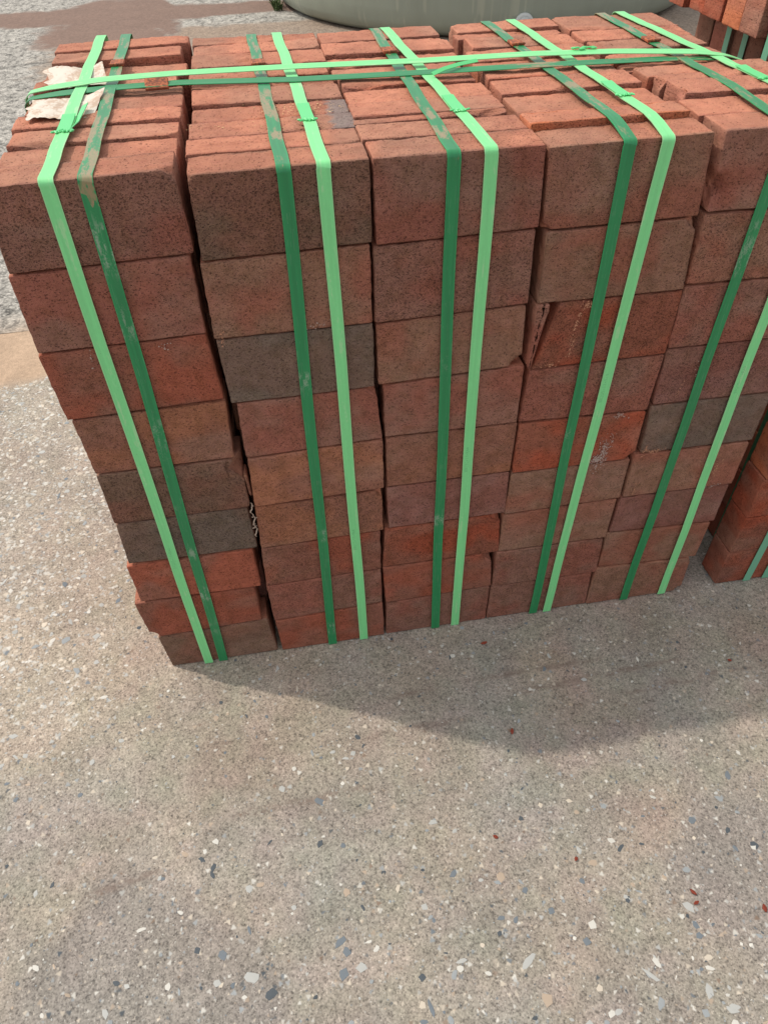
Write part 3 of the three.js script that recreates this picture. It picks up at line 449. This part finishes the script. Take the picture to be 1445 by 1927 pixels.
{ // the two bands that run along the whole stack, tipped up on edge a little where they cross the verticals
  const light = [[-0.0075, 0.60, -0.318], [-0.0075, 0.75, -0.320], [-0.0075, 0.845, -0.322], [-0.006, 0.872, -0.323], [0.002, 0.879, -0.324], [0.03, 0.8825, -0.326], [0.097, 0.8865, -0.331], [0.196, 0.8870, -0.336], [0.356, 0.8865, -0.333], [0.534, 0.8865, -0.320], [0.684, 0.8885, -0.309], [0.80, 0.888, -0.296], [0.91, 0.885, -0.280], [0.955, 0.881, -0.268], [0.985, 0.872, -0.260], [0.994, 0.85, -0.258], [0.996, 0.6, -0.258]];
  const darkP = [[-0.0060, 0.60, -0.300], [-0.0060, 0.80, -0.302], [-0.0045, 0.868, -0.303], [0.004, 0.8765, -0.304], [0.04, 0.8795, -0.306], [0.10, 0.881, -0.310], [0.196, 0.8810, -0.314], [0.352, 0.8806, -0.294], [0.527, 0.8806, -0.286], [0.675, 0.8825, -0.276], [0.80, 0.8815, -0.273], [0.90, 0.880, -0.270], [0.975, 0.875, -0.262], [0.988, 0.85, -0.255], [0.990, 0.6, -0.255]];
  const dense = (P) => new THREE.CatmullRomCurve3(P.map((p) => new THREE.Vector3(...p)), false, 'catmullrom', 0.2).getPoints(150).map((v) => v.toArray());
  const sideOf = (P, tip) => P.map((p) => { const k = sst(0.0, 0.05, p[0]) * sst(0.96, 0.9, p[0]) * tip; return p[1] < 0.868 ? [0, 0, -1] : [0, Math.sin(k), -Math.cos(k)]; });
  const a = dense(light), b = dense(darkP);
  const s1 = part('strap_010', band(a, sideOf(a, 0.15), 0.0155, 0.0009), strapMat('lite', 71), pallet, 'mint green band along the whole stack');
  const s2 = part('strap_011', band(b, sideOf(b, 0.12), 0.0155, 0.0009), strapMat('dark', 74), pallet, 'dark green band along the whole stack');
  const seal = part('seal', new RoundedBoxGeometry(0.031, 0.0045, 0.0185, 3, 0.0016), rustMat, s2, 'rusty metal crimp seal'); seal.position.set(0.166, 0.8815, -0.313); seal.rotation.set(0.5, 0.02, 0);
  const tail = [[0.602, 0.8872, -0.300], [0.575, 0.8868, -0.290], [0.55, 0.8860, -0.276], [0.531, 0.8835, -0.264]];
  part('strap_tail', band(tail, [0.2, 0.4, -0.9], 0.006, 0.0008), weldMat, s1, 'loose end of the band');
  const R = rng(4), bits = []; for (let i = 0; i < 14; i++) { const q = new THREE.IcosahedronGeometry(0.0012 + 0.0016 * R(), 0); q.scale(2.2, 0.6, 0.8); q.translate(0.745 + 0.03 * R(), 0.8905 + 0.0025 * R(), -0.306 - 0.006 * R()); bits.push(q); }
  part('weld', mergeGeometries(bits), weldMat, s1);
}
{ // crusts of pale mineral and bruised clay on some faces; sawdust grains on top
  const flakes = (list, color, name, parent, label) => {
    const R = rng(list.length * 17 + 3), gs = [];
    for (const [x, y, z, w, h, n, ax] of list) for (let i = 0; i < n; i++) {
      const g = new THREE.CircleGeometry(0.0004 + 0.0010 * R() * R(), 5 + (i % 3)); g.scale(1 + 0.5 * R(), 0.7 + 0.5 * R(), 1); g.rotateZ(R() * 6);
      const u = (R() + R() + R() - 1.5) * 1.1, v = (R() + R() + R() - 1.5) * 1.1; const e = new THREE.Vector3(x + u * w + (ax === 'z' ? v * h * 0.25 : 0), y, z);
      if (ax === 'y') { g.rotateX(-Math.PI / 2); e.set(x + u * w, y + 0.0008 * R(), z + v * h); } else e.set(x + u * w * (0.5 + 0.5 * Math.abs(v)) + v * h * (w < h ? 0.12 : 0), y + v * h, z + 0.0004 * R());
      g.translate(e.x, e.y, e.z); gs.push(g);
    }
    const o = part(name, mergeGeometries(gs), new THREE.MeshStandardMaterial({ color: new THREE.Color().setRGB(...color), roughness: 0.95, side: THREE.DoubleSide }), parent, label); o.userData.kind = 'stuff'; return o;
  };
  flakes([[0.764, 0.402, 0.0012, 0.012, 0.028, 260], [0.755, 0.389, 0.0012, 0.014, 0.008, 150], [0.1405, 0.675, 0.0012, 0.008, 0.006, 12], [0.775, 0.476, 0.0012, 0.012, 0.005, 50], [0.052, 0.667, 0.0012, 0.002, 0.010, 8], [0.98, 0.292, 0.0012, 0.02, 0.004, 26], [0.335, 0.68, 0.0012, 0.03, 0.006, 22], [0.885, 0.55, 0.0012, 0.016, 0.016, 16]], [0.40, 0.30, 0.26], 'mineral_crust', pallet, 'pale mineral crust on brick faces');
  flakes([[0.678, 0.65, 0.0012, 0.004, 0.026, 46], [0.688, 0.67, 0.0012, 0.010, 0.006, 46], [0.648, 0.582, 0.0012, 0.014, 0.004, 24], [0.675, 0.605, 0.0012, 0.005, 0.016, 26], [0.85, 0.392, 0.0012, 0.022, 0.005, 70], [0.836, 0.40, 0.0012, 0.004, 0.016, 36], [0.978, 0.335, 0.0012, 0.008, 0.020, 80], [0.838, 0.31, 0.0012, 0.003, 0.013, 26], [0.212, 0.681, 0.0012, 0.004, 0.010, 26], [0.862, 0.51, 0.0012, 0.004, 0.018, 14]], [0.46, 0.22, 0.13], 'bruised_clay', pallet, 'orange bruises on brick faces');
  flakes([[0.345, 0.8738, -0.195, 0.055, 0.026, 150, 'y'], [0.33, 0.8728, -0.142, 0.07, 0.022, 130, 'y'], [0.25, 0.8730, -0.152, 0.05, 0.012, 24, 'y']], [0.62, 0.40, 0.20], 'sawdust', pallet, 'golden grains on the top of the second column');
}

// ---------------------------------------------------------------- torn paper under the straps
{
  const N = 128, d = new Uint8Array(N * N * 4);
  for (let j = 0; j < N; j++) for (let i = 0; i < N; i++) { const a = fb2(i * 0.05, j * 0.05 + 9), b = n2(i * 0.35, j * 0.35), t = sst(0.46, 0.72, a * 0.75 + b * 0.25), k = (j * N + i) * 4, c = [lerp(0.66, 0.50, t), lerp(0.585, 0.37, t), lerp(0.50, 0.28, t)]; for (let n = 0; n < 3; n++) d[k + n] = enc(c[n]); d[k + 3] = 255; }
  const mat = new THREE.MeshPhysicalMaterial({ map: tex(N, N, d, true), roughness: 0.9, side: THREE.DoubleSide });
  // grid over (s along x, t along z), ragged outline on the left, corners lifting
  const leaf = (quad, lift, seed, raggedX) => {
    const nx = 26, nz = 16, top = [], R = rng(seed), rag = []; for (let j = 0; j <= nz; j++) rag.push((n2(j * 0.45 + seed, 2) - 0.3) * raggedX * 0.4 + (R() - 0.5) * 0.0020);
    const ed = []; for (let i = 0; i <= nx; i++) ed.push((R() - 0.5) * 0.004);
    for (let j = 0; j <= nz; j++) for (let i = 0; i <= nx; i++) {
      const s = i / nx, t = j / nz, [A, B, C, D] = quad; let x = lerp(lerp(A[0], B[0], s), lerp(C[0], D[0], s), t), z = lerp(lerp(A[1], B[1], s), lerp(C[1], D[1], s), t);
      x += rag[j] * (1 - s) * (1 - s); if (j === 0 || j === nz) z += ed[i];
      top.push([x, 0.8762 + lift(s, t) + 0.0022 * n2(s * 6 + seed, t * 6) + 0.0012 * n2(s * 17, t * 13 + seed), z, s, t]);
    }
    const pos = [], uv = [], idx = [];
    for (const off of [0, -0.00035]) for (const p of top) { pos.push(p[0], p[1] + off, p[2]); uv.push(p[3] + seed * 0.3, p[4] * 0.7); }
    const n = nx + 1, L = top.length;
    for (let j = 0; j < nz; j++) for (let i = 0; i < nx; i++) { const a = j * n + i; idx.push(a, a + n, a + 1, a + 1, a + n, a + n + 1, L + a, L + a + 1, L + a + n, L + a + 1, L + a + n + 1, L + a + n); }
    const rim = []; for (let i = 0; i < n; i++) rim.push(i); for (let j = 1; j <= nz; j++) rim.push(j * n + nx); for (let i = nx - 1; i >= 0; i--) rim.push(nz * n + i); for (let j = nz - 1; j > 0; j--) rim.push(j * n);
    rim.forEach((a, k) => { const b = rim[(k + 1) % rim.length]; idx.push(a, b, L + a, b, L + b, L + a); });
    const g = new THREE.BufferGeometry(); g.setAttribute('position', new THREE.Float32BufferAttribute(pos, 3)); g.setAttribute('uv', new THREE.Float32BufferAttribute(uv, 2)); g.setIndex(idx); g.computeVertexNormals(); return g;
  };
  const t = thing('torn_paper', 'torn stained white paper tag pinned under the crossing straps', 'paper');
  part('sheet', leaf([[0.004, -0.425], [0.086, -0.425], [0.020, -0.335], [0.100, -0.335]], (s, v) => 0.010 * sst(0.6, 1, s) * sst(0.6, 0, v) + 0.004 * Math.sin(s * 5) * sst(0.7, 0, v) + 0.002, 3, 0.02), mat, t, 'upper half of the torn sheet');
  part('sheet_001', leaf([[0.006, -0.285], [0.102, -0.292], [0.014, -0.196], [0.092, -0.200]], (s, v) => 0.007 * sst(0.7, 1, s) * (1 - v) + 0.003 * Math.sin(s * 4 + 1) * v + 0.0015, 5, 0.022), mat, t, 'lower half of the torn sheet');
}
// a frayed scrap caught between the first two columns
{
  const R = rng(33), gs = []; let x = 0.2055; const pts = [];
  for (let i = 0; i <= 22; i++) { pts.push([x + 0.0025 * (R() - 0.5) + 0.002 * Math.sin(i * 0.8), lerp(0.392, 0.318, i / 22), -0.003 + 0.003 * R()]); }
  gs.push(band(pts, [0.8, 0, 0.6], 0.0020, 0.0006).toNonIndexed());
  for (let i = 0; i < 6; i++) { const p = pts[2 + Math.floor(R() * 19)]; gs.push(band([p, [p[0] + 0.006 * (R() - 0.5), p[1] + 0.005 * (R() - 0.5), p[2] + 0.002], [p[0] + 0.009 * (R() - 0.5), p[1] + 0.006 * (R() - 0.3), p[2] + 0.003]], [0.5, 0.5, 0.7], 0.0016, 0.0005).toNonIndexed()); }
  const m = part('paper_scrap', mergeGeometries(gs), new THREE.MeshStandardMaterial({ color: new THREE.Color().setRGB(0.42, 0.32, 0.25), roughness: 0.95, side: THREE.DoubleSide }), scene);
  m.userData = { label: 'frayed pale scrap caught in the gap between the two left columns', category: 'scrap' };
  const g2 = brickGeo({ q: [[0.2035, 0.447], [0.2085, 0.446], [0.2065, 0.405], [0.2105, 0.404]], zf: -0.002, zb: -0.03, seed: 610, tint: 'o', fine: false });
  part('brick_shard_001', g2, brickMat, pallet, 'thin broken piece stuck in the gap beside the second column');
}
// crumbs of brick lying on the concrete
{
  const g = brickGeo({ q: rect(-0.0045, 0.0045, -0.003, 0.003), zf: 0.003, zb: -0.003, seed: 700, tint: 'R', fine: false, wear: 0.4 });
  const g3 = new THREE.DodecahedronGeometry(0.0042, 0); { const p = g3.attributes.position, c = []; for (let i = 0; i < p.count; i++) { p.setXYZ(i, p.getX(i) * (1 + 0.3 * Math.sin(p.getY(i) * 900)), p.getY(i) * 0.6, p.getZ(i) * (0.8 + 0.2 * Math.cos(p.getX(i) * 700))); c.push(0.36, 0.080, 0.048); } g3.setAttribute('color', new THREE.Float32BufferAttribute(c, 3)); g3.computeVertexNormals(); }
  [[0.588, 0.054, 1.3, 'nearest the foot of the fourth column'], [0.587, 0.239, 1.1, 'just inside the tip of the shadow'], [0.510, 0.406, 0.9, 'alone on sunlit concrete below the shadow tip'], [0.621, 0.459, 0.8, 'farther down on the sunlit concrete, right of centre'], [0.773, 0.534, 1.1, 'upper one of a close pair at lower right'], [0.771, 0.548, 0.9, 'lower one of a close pair at lower right'], [0.864, 0.572, 1.1, 'at the right edge near the lower right pair'], [1.024, 0.173, 0.8, 'in the shadow at far right']].forEach(([x, z, s, where], i) => {
    const m = new THREE.Mesh(g3, brickMat); m.name = numbered('brick_crumb'); m.position.set(x, 0.0012 * s, z); m.rotation.set(0, i * 1.3, 0.2); m.scale.set(s * 1.25, s * 0.75, s * (0.6 + 0.1 * (i % 4))); m.castShadow = m.receiveShadow = true;
    m.userData = { label: 'red brick crumb ' + where, category: 'brick crumb', group: 'brick crumbs on the concrete' }; scene.add(m);
  });
}

// ---------------------------------------------------------------- the second, taller stack at the right edge
{
  const P = thing('brick_pallet', 'taller orange red brick stack at the right edge, partly hidden', 'brick pallet');
  const R = rng(19), X = 1.086;
  for (let cy = 0; cy < 9; cy++) {                                 // front layer, left column sticks out
    const y0 = cy * 0.0957 + 0.0005, y1 = y0 + 0.0940, j = (R() - 0.5) * 0.004, q = rect(X + j, X + 0.197 + j, y0, y1);
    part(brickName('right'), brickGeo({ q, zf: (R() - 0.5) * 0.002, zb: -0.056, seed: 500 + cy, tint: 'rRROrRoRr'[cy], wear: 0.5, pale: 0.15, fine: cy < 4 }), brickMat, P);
    for (let c = 1; c < 3; c++) stockBrick(P, 'right', X + c * 0.203, X + c * 0.203 + 0.197, y0, y1, -0.056, 0, R);
    for (let r = 1; r < 12; r++) { const j2 = 0.054 + 0.006 * R(), zf = -0.0585 * r; stockBrick(P, 'right', X + j2, X + 0.197 + j2, y0, y1, zf - 0.0565, zf, R, cy > 4); }  // upper courses: darker tints put the shade under the overhang into the colour
    if (cy === 8) for (let r = 1; r < 12; r++) for (let c = 1; c < 3; c++) stockBrick(P, 'right', X + 0.03 + c * 0.2, X + 0.22 + c * 0.2, y0, y1, -0.0585 * r - 0.0565, -0.0585 * r, R);
  }
  // the tenth course overhangs to the left
  const J = [-0.118, -0.177, -0.235, -0.293, -0.351, -0.409, -0.467, -0.526, -0.590, -0.650, -0.71];
  for (let r = 0; r < J.length - 1; r++) {
    const sh = [0.02, 0.016, 0.02, 0.012, 0.017, 0, 0.002, -0.001, 0.001, -0.006][r], y0 = 0.862 + 0.002 * R();
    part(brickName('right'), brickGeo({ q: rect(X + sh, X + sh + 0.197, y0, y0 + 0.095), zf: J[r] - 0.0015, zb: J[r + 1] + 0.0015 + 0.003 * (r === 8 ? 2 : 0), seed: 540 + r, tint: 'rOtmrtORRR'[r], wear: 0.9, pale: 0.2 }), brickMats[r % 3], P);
    for (let c = 1; c < 3; c++) stockBrick(P, 'right', X + 0.02 + c * 0.203, X + 0.215 + c * 0.203, y0, y0 + 0.095, J[r + 1], J[r], R);
  }
  const mat = new THREE.MeshPhysicalMaterial({ color: new THREE.Color().setRGB(0.16, 0.42, 0.27), roughness: 0.5 });
  const dk = new THREE.MeshPhysicalMaterial({ color: new THREE.Color().setRGB(0.05, 0.26, 0.13), roughness: 0.4 });
  const side = (z, m, w = 0.0155) => part('strap', band([[X + 0.0525, 0.002, z + 0.012], [X + 0.0525, 0.4, z + 0.006], [X + 0.0525, 0.861, z]], [0, 0, -1], w, 0.0009), m, P);
  side(-0.576, mat); side(-0.521, mat); side(-0.118, dk, 0.018);
  const front = (x, m) => part('strap', band([[x, 0.001, 0.0026], [x, 0.45, 0.0026], [x - 0.01, 0.958, 0.0026]], [1, 0, 0], 0.0155, 0.0009), m, P);
  front(1.151, mat); front(1.192, mat);
  part('strap', band([[X + 0.014, 0.7, -0.395], [X + 0.0130, 0.86, -0.393], [X + 0.0125, 0.965, -0.391]], [0, 0, -1], 0.0155, 0.0009), mat, P);
}

// ---------------------------------------------------------------- the round tub behind
{
  const T = thing('round_tub', 'large round grey green plastic tub standing behind the bricks', 'tub', [2.146, 0, -5.843]);
  const N = 512, d = new Uint8Array(N * N * 4);
  for (let j = 0; j < N; j++) for (let i = 0; i < N; i++) { const a = fb2(i * 0.03, j * 0.012), s = n2(i * 0.22, j * 0.018 + 40), e = sst(0.60, 0.82, s * 0.6 + 0.4 * n2(i * 0.05, 8)) * sst(0.45, 0.6, n2(i * 0.03 + 60, 2)), f = 0.90 + 0.2 * a, k = (j * N + i) * 4, c = [lerp(0.265, 0.40, e * 0.5) * f, lerp(0.290, 0.40, e * 0.5) * f, lerp(0.232, 0.31, e * 0.5) * f]; for (let n = 0; n < 3; n++) d[k + n] = enc(c[n]); d[k + 3] = 255; }
  const map = tex(N, N, d, true); map.repeat.set(6, 1);
  const prof = [[0.2, 0.002], [1.44, 0.002], [1.49, 0.012], [1.53, 0.04], [1.55, 0.085], [1.562, 0.16], [1.60, 0.60], [1.61, 0.70], [1.60, 0.72], [1.57, 0.71], [1.555, 0.60], [1.50, 0.06], [0.2, 0.05]].map(([x, y]) => new THREE.Vector2(x, y));
  part('wall', new THREE.LatheGeometry(prof, 128), new THREE.MeshPhysicalMaterial({ map, roughness: 0.55, clearcoat: 0.12, clearcoatRoughness: 0.5 }), T);
  part('rim', new THREE.TorusGeometry(1.605, 0.022, 12, 128).rotateX(Math.PI / 2).translate(0, 0.72, 0), new THREE.MeshPhysicalMaterial({ color: new THREE.Color().setRGB(0.22, 0.24, 0.20), roughness: 0.55 }), T);
  const plug = part('drain_plug', new THREE.LatheGeometry([[0, 0], [0.062, 0], [0.07, 0.008], [0.07, 0.028], [0.055, 0.034], [0.045, 0.03], [0.042, 0.05], [0, 0.05]].map(([x, y]) => new THREE.Vector2(x, y)), 40), new THREE.MeshPhysicalMaterial({ color: new THREE.Color().setRGB(0.5, 0.52, 0.50), roughness: 0.45 }), T, 'pale round drain fitting');
  const v = new THREE.Vector3(2.025 - 2.146, 0, -4.31 + 5.843).normalize(); plug.position.set(v.x * 1.553, 0.088, v.z * 1.553); plug.scale.setScalar(0.85); plug.quaternion.setFromUnitVectors(new THREE.Vector3(0, 1, 0), v);
}
{ // a tuft of moss at the foot of the tub
  const R = rng(66), gs = []; for (let i = 0; i < 90; i++) { const a = R() * 6.28, l = 0.02 + 0.05 * R(), x = (R() - 0.5) * 0.06, z = (R() - 0.5) * 0.22; gs.push(band([[x, 0, z], [x + 0.3 * l * Math.cos(a), l * 0.6, z + 0.3 * l * Math.sin(a)], [x + 0.8 * l * Math.cos(a), l, z + 0.8 * l * Math.sin(a)]], [Math.sin(a), 0, -Math.cos(a)], 0.007, 0.0005).toNonIndexed()); }
  const W = thing('weed', 'small green weed growing at the foot of the tub', 'weed', [0.585, 0, -5.62]);
  part('leaves', mergeGeometries(gs), new THREE.MeshStandardMaterial({ color: new THREE.Color().setRGB(0.06, 0.09, 0.025), roughness: 0.9, side: THREE.DoubleSide }), W);
}
renderer.render(scene, camera);
